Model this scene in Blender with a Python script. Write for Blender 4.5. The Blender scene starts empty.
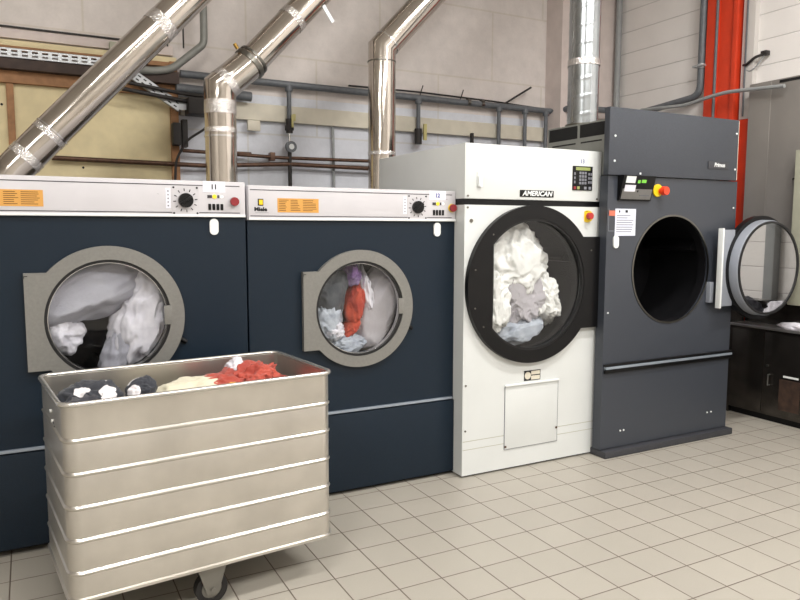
import bpy, bmesh, math, random
from mathutils import Vector, Matrix, noise
random.seed(7)
PI = math.pi
sc = bpy.context.scene
COL = sc.collection

# ------------------------------------------------------------------ materials
def S(r, g, b):
    f = lambda c: (c/255/12.92) if c/255 <= .04045 else ((c/255+.055)/1.055)**2.4
    return (f(r), f(g), f(b), 1)

def mat(name, col, rough=.5, metal=0, nscale=0, namt=.12, bump=0, bscale=60, spec=.5, emit=None, estr=0, aniso=0, coat=0):
    m = bpy.data.materials.new(name); m.use_nodes = True
    nt = m.node_tree; n = nt.nodes; L = nt.links; b = n['Principled BSDF']
    b.inputs['Base Color'].default_value = col
    b.inputs['Roughness'].default_value = rough
    b.inputs['Metallic'].default_value = metal
    b.inputs['Specular IOR Level'].default_value = spec
    if coat: b.inputs['Coat Weight'].default_value = coat
    if emit: b.inputs['Emission Color'].default_value = emit; b.inputs['Emission Strength'].default_value = estr
    tc = n.new('ShaderNodeTexCoord')
    if nscale:
        t = n.new('ShaderNodeTexNoise'); t.inputs['Scale'].default_value = nscale; t.inputs['Detail'].default_value = 6
        L.new(tc.outputs['Object'], t.inputs['Vector'])
        r = n.new('ShaderNodeMapRange'); r.inputs[1].default_value = .3; r.inputs[2].default_value = .7
        r.inputs[3].default_value = 1-namt; r.inputs[4].default_value = 1+namt
        L.new(t.outputs['Fac'], r.inputs[0])
        mx = n.new('ShaderNodeMix'); mx.data_type = 'RGBA'; mx.blend_type = 'MULTIPLY'; mx.inputs[0].default_value = 1
        mx.inputs[6].default_value = col; L.new(r.outputs[0], mx.inputs[7]); L.new(mx.outputs[2], b.inputs['Base Color'])
    if bump:
        t2 = n.new('ShaderNodeTexNoise'); t2.inputs['Scale'].default_value = bscale; t2.inputs['Detail'].default_value = 4
        L.new(tc.outputs['Object'], t2.inputs['Vector'])
        bp = n.new('ShaderNodeBump'); bp.inputs['Strength'].default_value = bump; bp.inputs['Distance'].default_value = .01
        L.new(t2.outputs['Fac'], bp.inputs['Height']); L.new(bp.outputs[0], b.inputs['Normal'])
    return m

def glassy(name, tint, gloss, rough=.03):
    m = bpy.data.materials.new(name); m.use_nodes = True
    nt = m.node_tree; n = nt.nodes; L = nt.links; n.remove(n['Principled BSDF'])
    tr = n.new('ShaderNodeBsdfTransparent'); tr.inputs[0].default_value = tint
    gl = n.new('ShaderNodeBsdfGlossy'); gl.inputs['Roughness'].default_value = rough; gl.inputs[0].default_value = (1, 1, 1, 1)
    fr = n.new('ShaderNodeLayerWeight'); fr.inputs[0].default_value = .5
    pw = n.new('ShaderNodeMath'); pw.operation = 'POWER'; pw.inputs[1].default_value = 5; L.new(fr.outputs['Facing'], pw.inputs[0])
    ad = n.new('ShaderNodeMath'); ad.operation = 'ADD'; ad.inputs[1].default_value = gloss; ad.use_clamp = True
    mx = n.new('ShaderNodeMixShader')
    L.new(pw.outputs[0], ad.inputs[0]); L.new(ad.outputs[0], mx.inputs[0])
    L.new(tr.outputs[0], mx.inputs[1]); L.new(gl.outputs[0], mx.inputs[2])
    L.new(mx.outputs[0], n['Material Output'].inputs[0])
    return m

M = {}
M['navy'] = mat('navy_enamel', S(17, 31, 44), .40, nscale=260, namt=.22, bump=.10, bscale=500, spec=.3)
M['navy_dark'] = mat('navy_plinth', S(14, 26, 38), .45, nscale=200, namt=.15)
M['panel'] = mat('control_panel_grey', S(196, 194, 198), .42, nscale=6, namt=.04)
M['line'] = mat('panel_groove_dark', S(52, 50, 55), .6)
M['door_grey'] = mat('door_frame_taupe', S(126, 125, 121), .42, metal=.25, nscale=90, namt=.06)
M['rubber'] = mat('black_rubber', S(14, 14, 16), .5)
M['black'] = mat('black_plastic', S(8, 8, 10), .38, spec=.3)
M['chrome'] = mat('chrome_edge', S(215, 215, 215), .18, metal=1)
M['strip'] = mat('bright_strip', S(150, 160, 172), .35, metal=.4)
M['drum'] = mat('drum_steel', S(72, 70, 72), .4, metal=.8)
M['drum_dark'] = mat('drum_dark', S(26, 26, 29), .45, metal=.5)
M['orange_label'] = mat('orange_label', S(206, 152, 74), .6)
M['print'] = mat('label_print', S(96, 62, 22), .7)
M['print_grey'] = mat('grey_print', S(120, 122, 130), .7)
M['print_blue'] = mat('blue_ink', S(70, 76, 150), .7)
M['print_black'] = mat('black_ink', S(25, 25, 28), .7)
M['yellow'] = mat('yellow_plastic', S(235, 200, 30), .4)
M['red'] = mat('red_button', S(176, 42, 38), .35)
M['red_dark'] = mat('dark_red_button', S(135, 36, 42), .35)
M['orange_red'] = mat('orange_red_button', S(226, 66, 32), .35)
M['white_plastic'] = mat('white_plastic', S(225, 228, 228), .4)
M['sticker'] = mat('white_sticker', S(222, 222, 232), .6)
M['lever'] = mat('faded_yellow', S(190, 180, 120), .5)
M['led_y'] = mat('yellow_lamp', S(240, 200, 40), .3, emit=S(255, 215, 60), estr=.5)
M['led_w'] = mat('white_lamp', S(240, 240, 240), .3, emit=S(255, 250, 230), estr=.9)
M['led_g'] = mat('green_digits', S(120, 200, 70), .3, emit=S(110, 200, 60), estr=.2)
M['lcd'] = mat('green_lcd', S(140, 150, 90), .3, emit=S(140, 155, 80), estr=.05)
M['white'] = mat('white_enamel', S(209, 212, 211), .34, nscale=3, namt=.03)
M['white_side'] = M['white']
M['grey'] = mat('anthracite_enamel', S(57, 61, 69), .36, nscale=220, namt=.16, bump=.05, bscale=400)
M['grey_dark'] = mat('anthracite_plinth', S(56, 57, 62), .42, nscale=100, namt=.1)
M['grey_back'] = mat('galvanised_grey', S(132, 133, 128), .5, metal=.2, nscale=20, namt=.06)
M['steel'] = mat('brushed_steel', S(150, 150, 148), .3, metal=1, nscale=14, namt=.08)
M['hinge_plate'] = mat('hinge_grey', S(150, 155, 165), .4, metal=.3)
M['paper'] = mat('white_paper', S(212, 216, 232), .7)
M['dark_steel'] = mat('dark_steel', S(88, 84, 80), .24, metal=.9, nscale=9, namt=.22)
M['worktop'] = mat('steel_worktop', S(178, 176, 176), .28, metal=.8, nscale=12, namt=.08)
M['tall_steel'] = mat('matt_steel_sheet', S(154, 150, 146), .42, metal=.55, nscale=2.5, namt=.07)
M['pale'] = mat('pale_painted_panel', S(168, 168, 150), .6, nscale=8, namt=.05)
M['void'] = mat('dark_recess_and_shade', S(10, 9, 9), .8)  # flat dark for openings, also for the painted shade on the cupboard top
M['rust'] = mat('rusty_recess', S(58, 40, 30), .7, nscale=20, namt=.5)
M['duct'] = mat('polished_duct', S(196, 189, 181), .13, metal=1, nscale=5, namt=.06, bump=.05, bscale=7)
M['tape'] = mat('crumpled_foil_tape', S(225, 222, 220), .2, metal=1, bump=1.0, bscale=90)
M['spiral'] = mat('galvanised_spiral', S(176, 182, 186), .24, metal=1, nscale=8, namt=.08)
M['collar'] = mat('duct_collar', S(120, 118, 112), .3, metal=1)
M['alu'] = mat('trolley_aluminium', S(205, 201, 194), .31, metal=.93, nscale=5, namt=.10, bump=.08, bscale=9)
M['alu_rib'] = mat('bright_aluminium', S(205, 203, 198), .26, metal=.85)
M['zinc'] = mat('zinc_fork', S(128, 126, 120), .4, metal=.7)
M['tyre'] = mat('black_tyre', S(22, 20, 20), .6)
M['pipe'] = mat('grey_painted_pipe', S(98, 102, 107), .45, nscale=30, namt=.12)
M['pipe_light'] = mat('light_grey_pipe', S(150, 153, 154), .45, nscale=20, namt=.06)
M['copper'] = mat('tarnished_copper', S(92, 68, 54), .45, metal=.5, nscale=30, namt=.3)
M['cable'] = mat('dark_cable', S(38, 34, 33), .6)
M['timber'] = mat('brown_timber', S(158, 116, 80), .7, nscale=18, namt=.2, bump=.2, bscale=30)
M['timber_dark'] = mat('dark_timber', S(62, 48, 42), .7, nscale=18, namt=.25)
M['insul'] = mat('yellow_board', S(222, 208, 168), .8, nscale=12, namt=.06)
M['cream'] = mat('cream_paint', S(208, 202, 186), .7, nscale=10, namt=.06)
M['tray'] = mat('perforated_tray', S(184, 187, 190), .4, metal=.5)
M['orange'] = mat('orange_red_paint', S(212, 62, 30), .5, nscale=8, namt=.08)
M['white_trunk'] = mat('white_trunking', S(206, 202, 198), .5)
M['brass'] = mat('brass', S(150, 120, 60), .35, metal=.9)
M['lamp_case'] = mat('lamp_case', S(220, 220, 220), .5)
M['tube'] = mat('fluorescent_tube', S(255, 255, 255), .5, emit=(1, .97, .93, 1), estr=14)
M['ceil'] = mat('ceiling_paint', S(215, 212, 208), .8, nscale=2, namt=.08)
M['side_wall'] = mat('plain_wall_paint', S(196, 192, 186), .8, nscale=2, namt=.06)

def mesh_nodes(m):
    nt = m.node_tree; return nt.nodes, nt.links, nt.nodes['Principled BSDF']

def M_math(n, L, op, a, b=None, clamp=False):
    x = n.new('ShaderNodeMath'); x.operation = op; x.use_clamp = clamp
    for i, v in enumerate((a, b)):
        if v is None: continue
        if isinstance(v, (int, float)): x.inputs[i].default_value = v
        else: L.new(v, x.inputs[i])
    return x.outputs[0]

# floor tiles, 200 mm, with grout
def floor_mat():
    m = bpy.data.materials.new('floor_tiles'); m.use_nodes = True
    n, L, b = mesh_nodes(m)
    tc = n.new('ShaderNodeTexCoord'); sp = n.new('ShaderNodeSeparateXYZ'); L.new(tc.outputs['Object'], sp.inputs[0])
    def edge(o, wdt):
        q = M_math(n, L, 'MULTIPLY', o, 5.0)
        f = M_math(n, L, 'FRACT', q)
        d = M_math(n, L, 'ABSOLUTE', M_math(n, L, 'SUBTRACT', f, .5))
        r = n.new('ShaderNodeMapRange'); r.inputs[1].default_value = .5-wdt; r.inputs[2].default_value = .5-wdt*.45
        r.inputs[3].default_value = 0; r.inputs[4].default_value = 1; L.new(d, r.inputs[0]); return r.outputs[0]
    gx = edge(sp.outputs[0], .017); gy = edge(sp.outputs[1], .017)
    g = M_math(n, L, 'MAXIMUM', gx, gy)
    fl = n.new('ShaderNodeVectorMath'); fl.operation = 'SCALE'; fl.inputs[3].default_value = 5; L.new(tc.outputs['Object'], fl.inputs[0])
    fo = n.new('ShaderNodeVectorMath'); fo.operation = 'FLOOR'; L.new(fl.outputs[0], fo.inputs[0])
    wn = n.new('ShaderNodeTexWhiteNoise'); wn.noise_dimensions = '2D'; L.new(fo.outputs[0], wn.inputs['Vector'])
    ns = n.new('ShaderNodeTexNoise'); ns.inputs['Scale'].default_value = 140; ns.inputs['Detail'].default_value = 3; L.new(tc.outputs['Object'], ns.inputs['Vector'])
    nl = n.new('ShaderNodeTexNoise'); nl.inputs['Scale'].default_value = 1.3; nl.inputs['Detail'].default_value = 5; L.new(tc.outputs['Object'], nl.inputs['Vector'])
    v = M_math(n, L, 'ADD', M_math(n, L, 'MULTIPLY', wn.outputs[0], .06), .885)
    v = M_math(n, L, 'ADD', v, M_math(n, L, 'MULTIPLY', ns.outputs['Fac'], .09))
    v = M_math(n, L, 'ADD', v, M_math(n, L, 'MULTIPLY', nl.outputs['Fac'], .08))
    mu = n.new('ShaderNodeMix'); mu.data_type = 'RGBA'; mu.blend_type = 'MULTIPLY'; mu.inputs[0].default_value = 1
    mu.inputs[6].default_value = S(162, 157, 147); L.new(v, mu.inputs[7])
    mx = n.new('ShaderNodeMix'); mx.data_type = 'RGBA'; L.new(g, mx.inputs[0]); L.new(mu.outputs[2], mx.inputs[6]); mx.inputs[7].default_value = S(92, 80, 70)
    L.new(mx.outputs[2], b.inputs['Base Color'])
    b.inputs['Roughness'].default_value = .42
    bp = n.new('ShaderNodeBump'); bp.invert = True; bp.inputs['Strength'].default_value = .5; bp.inputs['Distance'].default_value = .002
    L.new(g, bp.inputs['Height']); L.new(bp.outputs[0], b.inputs['Normal'])
    return m

def back_wall_mat():
    m = bpy.data.materials.new('painted_concrete_wall'); m.use_nodes = True
    n, L, b = mesh_nodes(m)
    tc = n.new('ShaderNodeTexCoord'); sp = n.new('ShaderNodeSeparateXYZ'); L.new(tc.outputs['Object'], sp.inputs[0])
    # blocks: brick texture in the X-Z plane
    cb = n.new('ShaderNodeCombineXYZ'); L.new(sp.outputs[0], cb.inputs[0]); L.new(sp.outputs[2], cb.inputs[1])
    br = n.new('ShaderNodeTexBrick'); br.inputs['Scale'].default_value = 1; br.inputs['Brick Width'].default_value = 1.16; br.inputs['Row Height'].default_value = .62
    br.inputs['Mortar Size'].default_value = .012; br.inputs['Mortar Smooth'].default_value = .9
    br.offset = .5
    mp = n.new('ShaderNodeMapping'); mp.inputs['Location'].default_value = (.1, .28, 0); L.new(cb.outputs[0], mp.inputs[0]); L.new(mp.outputs[0], br.inputs[0])
    ns = n.new('ShaderNodeTexNoise'); ns.inputs['Scale'].default_value = 9; ns.inputs['Detail'].default_value = 8; L.new(tc.outputs['Object'], ns.inputs['Vector'])
    nf = n.new('ShaderNodeTexNoise'); nf.inputs['Scale'].default_value = 60; nf.inputs['Detail'].default_value = 4; L.new(tc.outputs['Object'], nf.inputs['Vector'])
    # bluish white below 2.32, grey pink above
    st = M_math(n, L, 'GREATER_THAN', sp.outputs[2], 2.5)
    mx = n.new('ShaderNodeMix'); mx.data_type = 'RGBA'; L.new(st, mx.inputs[0]); mx.inputs[6].default_value = S(218, 221, 229); mx.inputs[7].default_value = S(221, 214, 210)
    mo = n.new('ShaderNodeMix'); mo.data_type = 'RGBA'; L.new(M_math(n, L, 'MULTIPLY', br.outputs['Fac'], .30), mo.inputs[0]); L.new(mx.outputs[2], mo.inputs[6])
    mo.inputs[7].default_value = S(186, 176, 146)
    v = M_math(n, L, 'ADD', M_math(n, L, 'MULTIPLY', ns.outputs['Fac'], .30), .76)
    v = M_math(n, L, 'ADD', v, M_math(n, L, 'MULTIPLY', nf.outputs['Fac'], .10))
    mu = n.new('ShaderNodeMix'); mu.data_type = 'RGBA'; mu.blend_type = 'MULTIPLY'; mu.inputs[0].default_value = 1
    L.new(mo.outputs[2], mu.inputs[6]); L.new(v, mu.inputs[7])
    L.new(mu.outputs[2], b.inputs['Base Color']); b.inputs['Roughness'].default_value = .8
    bp = n.new('ShaderNodeBump'); bp.inputs['Strength'].default_value = .35; bp.inputs['Distance'].default_value = .01
    L.new(ns.outputs['Fac'], bp.inputs['Height']); L.new(bp.outputs[0], b.inputs['Normal'])
    return m

def panel_wall_mat():
    m = bpy.data.materials.new('horizontal_wall_panels'); m.use_nodes = True
    n, L, b = mesh_nodes(m)
    tc = n.new('ShaderNodeTexCoord'); sp = n.new('ShaderNodeSeparateXYZ'); L.new(tc.outputs['Object'], sp.inputs[0])
    z = M_math(n, L, 'ADD', sp.outputs[2], -.355)
    f = M_math(n, L, 'FRACT', M_math(n, L, 'DIVIDE', z, .199))
    d = M_math(n, L, 'ABSOLUTE', M_math(n, L, 'SUBTRACT', f, .5))
    r = n.new('ShaderNodeMapRange'); r.inputs[1].default_value = .472; r.inputs[2].default_value = .492; r.inputs[3].default_value = 0; r.inputs[4].default_value = 1; L.new(d, r.inputs[0])
    ns = n.new('ShaderNodeTexNoise'); ns.inputs['Scale'].default_value = 5; ns.inputs['Detail'].default_value = 6; L.new(tc.outputs['Object'], ns.inputs['Vector'])
    v = M_math(n, L, 'ADD', M_math(n, L, 'MULTIPLY', ns.outputs['Fac'], .12), .92)
    mu = n.new('ShaderNodeMix'); mu.data_type = 'RGBA'; mu.blend_type = 'MULTIPLY'; mu.inputs[0].default_value = 1
    mu.inputs[6].default_value = S(238, 234, 231); L.new(v, mu.inputs[7])
    mx = n.new('ShaderNodeMix'); mx.data_type = 'RGBA'; L.new(M_math(n, L, 'MULTIPLY', r.outputs[0], .38), mx.inputs[0]); L.new(mu.outputs[2], mx.inputs[6]); mx.inputs[7].default_value = S(140, 134, 132)
    L.new(mx.outputs[2], b.inputs['Base Color']); b.inputs['Roughness'].default_value = .6
    bp = n.new('ShaderNodeBump'); bp.invert = True; bp.inputs['Strength'].default_value = .6; bp.inputs['Distance'].default_value = .006
    L.new(r.outputs[0], bp.inputs['Height']); L.new(bp.outputs[0], b.inputs['Normal'])
    return m

def cloth(name, c1, c2=None, rough=.9, scale=9, mode='noise'):
    m = bpy.data.materials.new(name); m.use_nodes = True
    n, L, b = mesh_nodes(m); b.inputs['Roughness'].default_value = rough; b.inputs['Specular IOR Level'].default_value = .15
    b.inputs['Sheen Weight'].default_value = .15
    tc = n.new('ShaderNodeTexCoord')
    if mode == 'dots':
        t = n.new('ShaderNodeTexVoronoi'); t.inputs['Scale'].default_value = scale; t.inputs['Randomness'].default_value = .7
        L.new(tc.outputs['Object'], t.inputs['Vector'])
        f = M_math(n, L, 'LESS_THAN', t.outputs['Distance'], .36)
    else:
        t = n.new('ShaderNodeTexNoise'); t.inputs['Scale'].default_value = scale; t.inputs['Detail'].default_value = 5
        L.new(tc.outputs['Object'], t.inputs['Vector'])
        r = n.new('ShaderNodeMapRange'); r.inputs[1].default_value = .35; r.inputs[2].default_value = .65; L.new(t.outputs['Fac'], r.inputs[0]); f = r.outputs[0]
    mx = n.new('ShaderNodeMix'); mx.data_type = 'RGBA'; mx.inputs[6].default_value = c1; mx.inputs[7].default_value = c2 or c1; L.new(f, mx.inputs[0])
    L.new(mx.outputs[2], b.inputs['Base Color'])
    w = n.new('ShaderNodeTexNoise'); w.inputs['Scale'].default_value = 70; w.inputs['Detail'].default_value = 3; L.new(tc.outputs['Object'], w.inputs['Vector'])
    bp = n.new('ShaderNodeBump'); bp.inputs['Strength'].default_value = .35; bp.inputs['Distance'].default_value = .004
    L.new(w.outputs['Fac'], bp.inputs['Height']); L.new(bp.outputs[0], b.inputs['Normal'])
    return m

M['floor'] = floor_mat(); M['wall_back'] = back_wall_mat(); M['wall_panels'] = panel_wall_mat()
M['glass'] = glassy('door_glass', (.96, .965, .97, 1), .022)
M['glass_clear'] = glassy('open_door_glass', (.55, .56, .57, 1), .42, .01)
M['c_grey'] = cloth('grey_lavender_sheet', S(178, 178, 186), S(158, 158, 168), scale=5)
M['c_white'] = cloth('white_towelling', S(222, 220, 226), S(206, 204, 212), scale=20)
M['c_white2'] = cloth('white_linen', S(236, 236, 232), S(212, 212, 208), scale=9)
M['c_bluegrey'] = cloth('blue_grey_cloth', S(150, 157, 168), S(180, 186, 194), scale=14)
M['c_dark'] = cloth('dark_grey_cloth', S(74, 77, 82), S(92, 95, 98), scale=14)
M['c_red'] = cloth('orange_red_cloth', S(190, 84, 62), S(160, 60, 50), scale=10)
M['c_purple'] = cloth('purple_cloth', S(130, 100, 150), S(168, 150, 186), scale=12)
M['c_palegrey'] = cloth('pale_grey_sheet', S(166, 162, 164), S(188, 184, 190), scale=6)
M['c_dots'] = cloth('dark_cloth_with_white_dots', S(58, 60, 66), S(226, 222, 224), scale=11, mode='dots')
M['c_charcoal'] = cloth('charcoal_cloth', S(50, 50, 56), S(66, 66, 72), scale=11)
M['c_cream'] = cloth('cream_cloth', S(214, 208, 186), S(198, 192, 170), scale=11)
M['c_coral'] = cloth('coral_cloth', S(178, 84, 70), S(150, 66, 58), scale=9)
M['c_yellow'] = cloth('yellow_cloth', S(226, 160, 60), S(226, 170, 70), scale=9)

# ------------------------------------------------------------------ builders
class B:
    def __init__(s): s.bm = bmesh.new()
    def box(s, x0, x1, y0, y1, z0, z1, bev=0, seg=2, mtx=None):
        r = bmesh.ops.create_cube(s.bm, size=1)
        vs = r['verts']
        bmesh.ops.scale(s.bm, vec=(abs(x1-x0), abs(y1-y0), abs(z1-z0)), verts=vs)
        bmesh.ops.translate(s.bm, vec=((x0+x1)/2, (y0+y1)/2, (z0+z1)/2), verts=vs)
        if mtx: bmesh.ops.transform(s.bm, matrix=mtx, verts=vs)
        if bev:
            es = list({e for v in vs for e in v.link_edges})
            bmesh.ops.bevel(s.bm, geom=es, offset=bev, segments=seg, affect='EDGES', profile=.6)
        return s
    def cyl(s, p0, p1, r, seg=32, r2=None, caps=True):
        p0, p1 = Vector(p0), Vector(p1); d = p1-p0
        q = d.to_track_quat('Z', 'Y').to_matrix().to_4x4(); q.translation = (p0+p1)/2
        bmesh.ops.create_cone(s.bm, cap_ends=caps, segments=seg, radius1=r, radius2=r if r2 is None else r2, depth=d.length, matrix=q)
        return s
    def tube(s, pts, r, seg=14, caps=True, bend=0, mitre=False):
        pts = [Vector(p) for p in pts]
        if bend:
            out = [pts[0]]
            for i in range(1, len(pts)-1):
                a, b, c = pts[i-1], pts[i], pts[i+1]
                da = (a-b).normalized(); dc = (c-b).normalized(); k = min(bend, (a-b).length*.45, (c-b).length*.45)
                P0, P2 = b+da*k, b+dc*k
                for t in [j/6 for j in range(7)]:
                    out.append(P0*(1-t)**2+b*2*t*(1-t)+P2*t*t)
            out.append(pts[-1]); pts = out
        rings = []; up = None
        for i, p in enumerate(pts):
            if i == 0: d = pts[1]-p
            elif i == len(pts)-1: d = p-pts[i-1]
            else: d = (pts[i+1]-p).normalized()+(p-pts[i-1]).normalized()
            d.normalize()
            if up is None:
                up = d.orthogonal().normalized()
            up = (up-d*up.dot(d)).normalized(); sd = d.cross(up)
            k = 1
            if 0 < i < len(pts)-1:
                c = (pts[i+1]-p).normalized().dot(d); k = 1/max(c, .5)
            rg_ = []
            for a in [2*PI*j/seg for j in range(seg)]:
                q = p+(up*math.cos(a)+sd*math.sin(a))*r
                if mitre and 0 < i < len(pts)-1:      # slide onto the bisecting plane so the tube keeps its bore
                    da = (p-pts[i-1]).normalized(); side = da.cross((pts[i+1]-p).normalized()).normalized(); inn = d.cross(side)
                    w_ = q-p; q = p+side*w_.dot(side)+inn*w_.dot(inn)*k
                rg_.append(s.bm.verts.new(q))
            rings.append(rg_)
        for A, C in zip(rings, rings[1:]):
            for j in range(seg): s.bm.faces.new((A[j], A[(j+1) % seg], C[(j+1) % seg], C[j]))
        if caps: s.bm.faces.new(rings[0][::-1]); s.bm.faces.new(rings[-1])
        return s
    def annulus(s, cx, cz, rin, rout, y0, y1, n=96, extra=()):
        """ring in the XZ plane between radius functions rin(a), rout(a), thick from y0 (front) to y1"""
        fi = rin if callable(rin) else (lambda a: rin); fo = rout if callable(rout) else (lambda a: rout)
        an = sorted(set([round(2*PI*i/n-PI, 5) for i in range(n)]+[round(((e+PI) % (2*PI))-PI, 5) for e in extra]))
        def loop(f, y): return [s.bm.verts.new((cx+f(a)*math.cos(a), y, cz+f(a)*math.sin(a))) for a in an]
        A, Bq, C, D = loop(fi, y0), loop(fo, y0), loop(fi, y1), loop(fo, y1)
        N = len(an)
        for i in range(N):
            j = (i+1) % N
            s.bm.faces.new((A[i], A[j], Bq[j], Bq[i])); s.bm.faces.new((C[j], C[i], D[i], D[j]))
            s.bm.faces.new((A[j], A[i], C[i], C[j])); s.bm.faces.new((Bq[i], Bq[j], D[j], D[i]))
        return s
    def disc(s, cx, cz, r, y0, y1, n=64, extra=()):
        f = r if callable(r) else (lambda a: r)
        an = sorted(set([round(2*PI*i/n-PI, 5) for i in range(n)]+[round(e, 5) for e in extra]))
        A = [s.bm.verts.new((cx+f(a)*math.cos(a), y0, cz+f(a)*math.sin(a))) for a in an]
        C = [s.bm.verts.new((cx+f(a)*math.cos(a), y1, cz+f(a)*math.sin(a))) for a in an]
        s.bm.faces.new(A); s.bm.faces.new(C[::-1])
        for i in range(len(an)):
            j = (i+1) % len(an); s.bm.faces.new((A[j], A[i], C[i], C[j]))
        return s
    def poly(s, pts, d):
        """prism: polygon pts (3D) extruded by vector d"""
        d = Vector(d); A = [s.bm.verts.new(Vector(p)) for p in pts]; C = [s.bm.verts.new(Vector(p)+d) for p in pts]
        s.bm.faces.new(A); s.bm.faces.new(C[::-1])
        for i in range(len(A)):
            j = (i+1) % len(A); s.bm.faces.new((A[j], A[i], C[i], C[j]))
        return s
    def build(s, name, m, parent=None, smooth=True, angle=35):
        bmesh.ops.recalc_face_normals(s.bm, faces=s.bm.faces)
        me = bpy.data.meshes.new(name); s.bm.to_mesh(me); s.bm.free()
        me.materials.append(M[m] if isinstance(m, str) else m)
        if smooth:
            for p in me.polygons: p.use_smooth = True
            try: me.set_sharp_from_angle(angle=math.radians(angle))
            except Exception: pass
        o = bpy.data.objects.new(name, me); COL.objects.link(o)
        if parent: o.parent = parent
        return o

def root(name, label, cat, loc=(0, 0, 0), rz=0, group=None):
    o = bpy.data.objects.new(name, None); COL.objects.link(o); o.location = loc; o.rotation_euler = (0, 0, rz); o.empty_display_size = .1
    o['label'] = label; o['category'] = cat
    if group: o['group'] = group
    return o
def tag(o, label, cat, group=None, kind=None):
    o['label'] = label; o['category'] = cat
    if group: o['group'] = group
    if kind: o['kind'] = kind
    return o
def struct(b, name, m, smooth=False):
    o = b.build(name, m, None, smooth); o['kind'] = 'structure'; return o

def text(s, name, m, parent, loc, size, rot=(PI/2, 0, 0), depth=.0008, shear=0, bold=0, sx=1):
    cu = bpy.data.curves.new(name, 'FONT'); cu.body = s; cu.size = size; cu.extrude = depth; cu.align_x = 'CENTER'; cu.align_y = 'CENTER'
    cu.shear = shear; cu.offset = bold; cu.resolution_u = 2
    t = bpy.data.objects.new(name+'_tmp', cu); COL.objects.link(t)
    dg = bpy.context.evaluated_depsgraph_get(); me = bpy.data.meshes.new_from_object(t.evaluated_get(dg))
    bpy.data.objects.remove(t); me.name = name
    me.transform(Matrix.Diagonal((sx, 1, 1, 1)))
    me.transform(Matrix.Rotation(rot[2], 4, 'Z') @ Matrix.Rotation(rot[0], 4, 'X')); me.transform(Matrix.Translation(loc))
    me.materials.clear(); me.materials.append(M[m])
    o = bpy.data.objects.new(name, me); COL.objects.link(o); o.parent = parent
    return o

def crumple(name, m, c, size, seed, amp=.16, freq=2.2, sub=5, ymin=None, ymax=None, rot=0, tilt=0, zmax=None, zmin=None, clip=None, bend=None):
    """a crumpled cloth: a closed skin with ridged folds at several scales; `rot` turns it about Y, limits press it flat"""
    bm = bmesh.new(); bmesh.ops.create_icosphere(bm, subdivisions=sub, radius=1)
    off = Vector((seed*3.7, seed*1.3, seed*7.1)); c = Vector(c)
    R = Matrix.Rotation(rot, 3, 'Y') @ Matrix.Rotation(tilt, 3, 'X')
    out = []
    for v in bm.verts:
        p = v.co.copy(); nrm = p.normalized()
        w = noise.noise_vector(p*1.1+off)*.5
        q = p*freq+off+w*1.5
        rd = 0; a = 1; f = 1
        for k in range(4):
            rd += a*(1-abs(noise.noise(q*f))*2.2); a *= .5; f *= 2.05
        k = 1+amp*(rd-.7)+.28*noise.noise(p*1.2+off*2)
        p = nrm*k
        p = Vector((p.x*size[0], p.y*size[1], p.z*size[2]))
        if bend: p.x += bend*(p.z/size[2])**2*size[2]
        p = R @ p + c
        if ymin is not None and p.y < ymin: p.y = ymin+.004*noise.noise(q*2)+.002
        if ymax is not None and p.y > ymax: p.y = ymax
        if zmin is not None and p.z < zmin: p.z = zmin+.002*noise.noise(q)
        if zmax is not None and p.z > zmax: p.z = zmax
        if clip:   # keep inside a drum of radius clip[2] about the axis (x, z)
            d = Vector((p.x-clip[0], 0, p.z-clip[1]))
            if d.length > clip[2]: d = d.normalized()*(clip[2]-.004*abs(noise.noise(q))); p.x = clip[0]+d.x; p.z = clip[1]+d.z
        v.co = p
    me = bpy.data.meshes.new(name); bm.to_mesh(me); bm.free()
    for f in me.polygons: f.use_smooth = True
    me.materials.append(M[m])
    o = bpy.data.objects.new(name, me); COL.objects.link(o)
    return o

# ------------------------------------------------------------------ room
XL, XR, YB, YF, ZC = -5.5, 3.55, 2.95, -6.0, 4.4
struct(B().box(XL-.1, XR+.1, YF-.1, YB+.1, -.1, 0), 'floor', 'floor')
struct(B().box(XL-.1, XR+.1, YF-.1, YB+.1, ZC, ZC+.1), 'ceiling', 'ceil')
struct(B().box(XL-.1, XR+.1, YB, YB+.1, 0, ZC), 'wall_back', 'wall_back')
struct(B().box(XR, XR+.1, YF, YB, 0, ZC), 'wall_right', 'wall_panels')
struct(B().box(XL-.1, XL, YF, YB, 0, ZC), 'wall_left', 'side_wall')
struct(B().box(XL, XR, YF-.1, YF, 0, ZC), 'wall_front', 'side_wall')
M['pil'] = mat('plain_concrete', S(212, 200, 195), .8, nscale=7, namt=.07, bump=.2, bscale=12)
struct(B().box(2.85, XR, 2.72, YB, 0, ZC), 'trim_1', 'pil')
struct(B().box(-.62, 2.85, 2.90, YB, 2.295, 2.425, .006), 'trim_2', 'cream')

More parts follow.
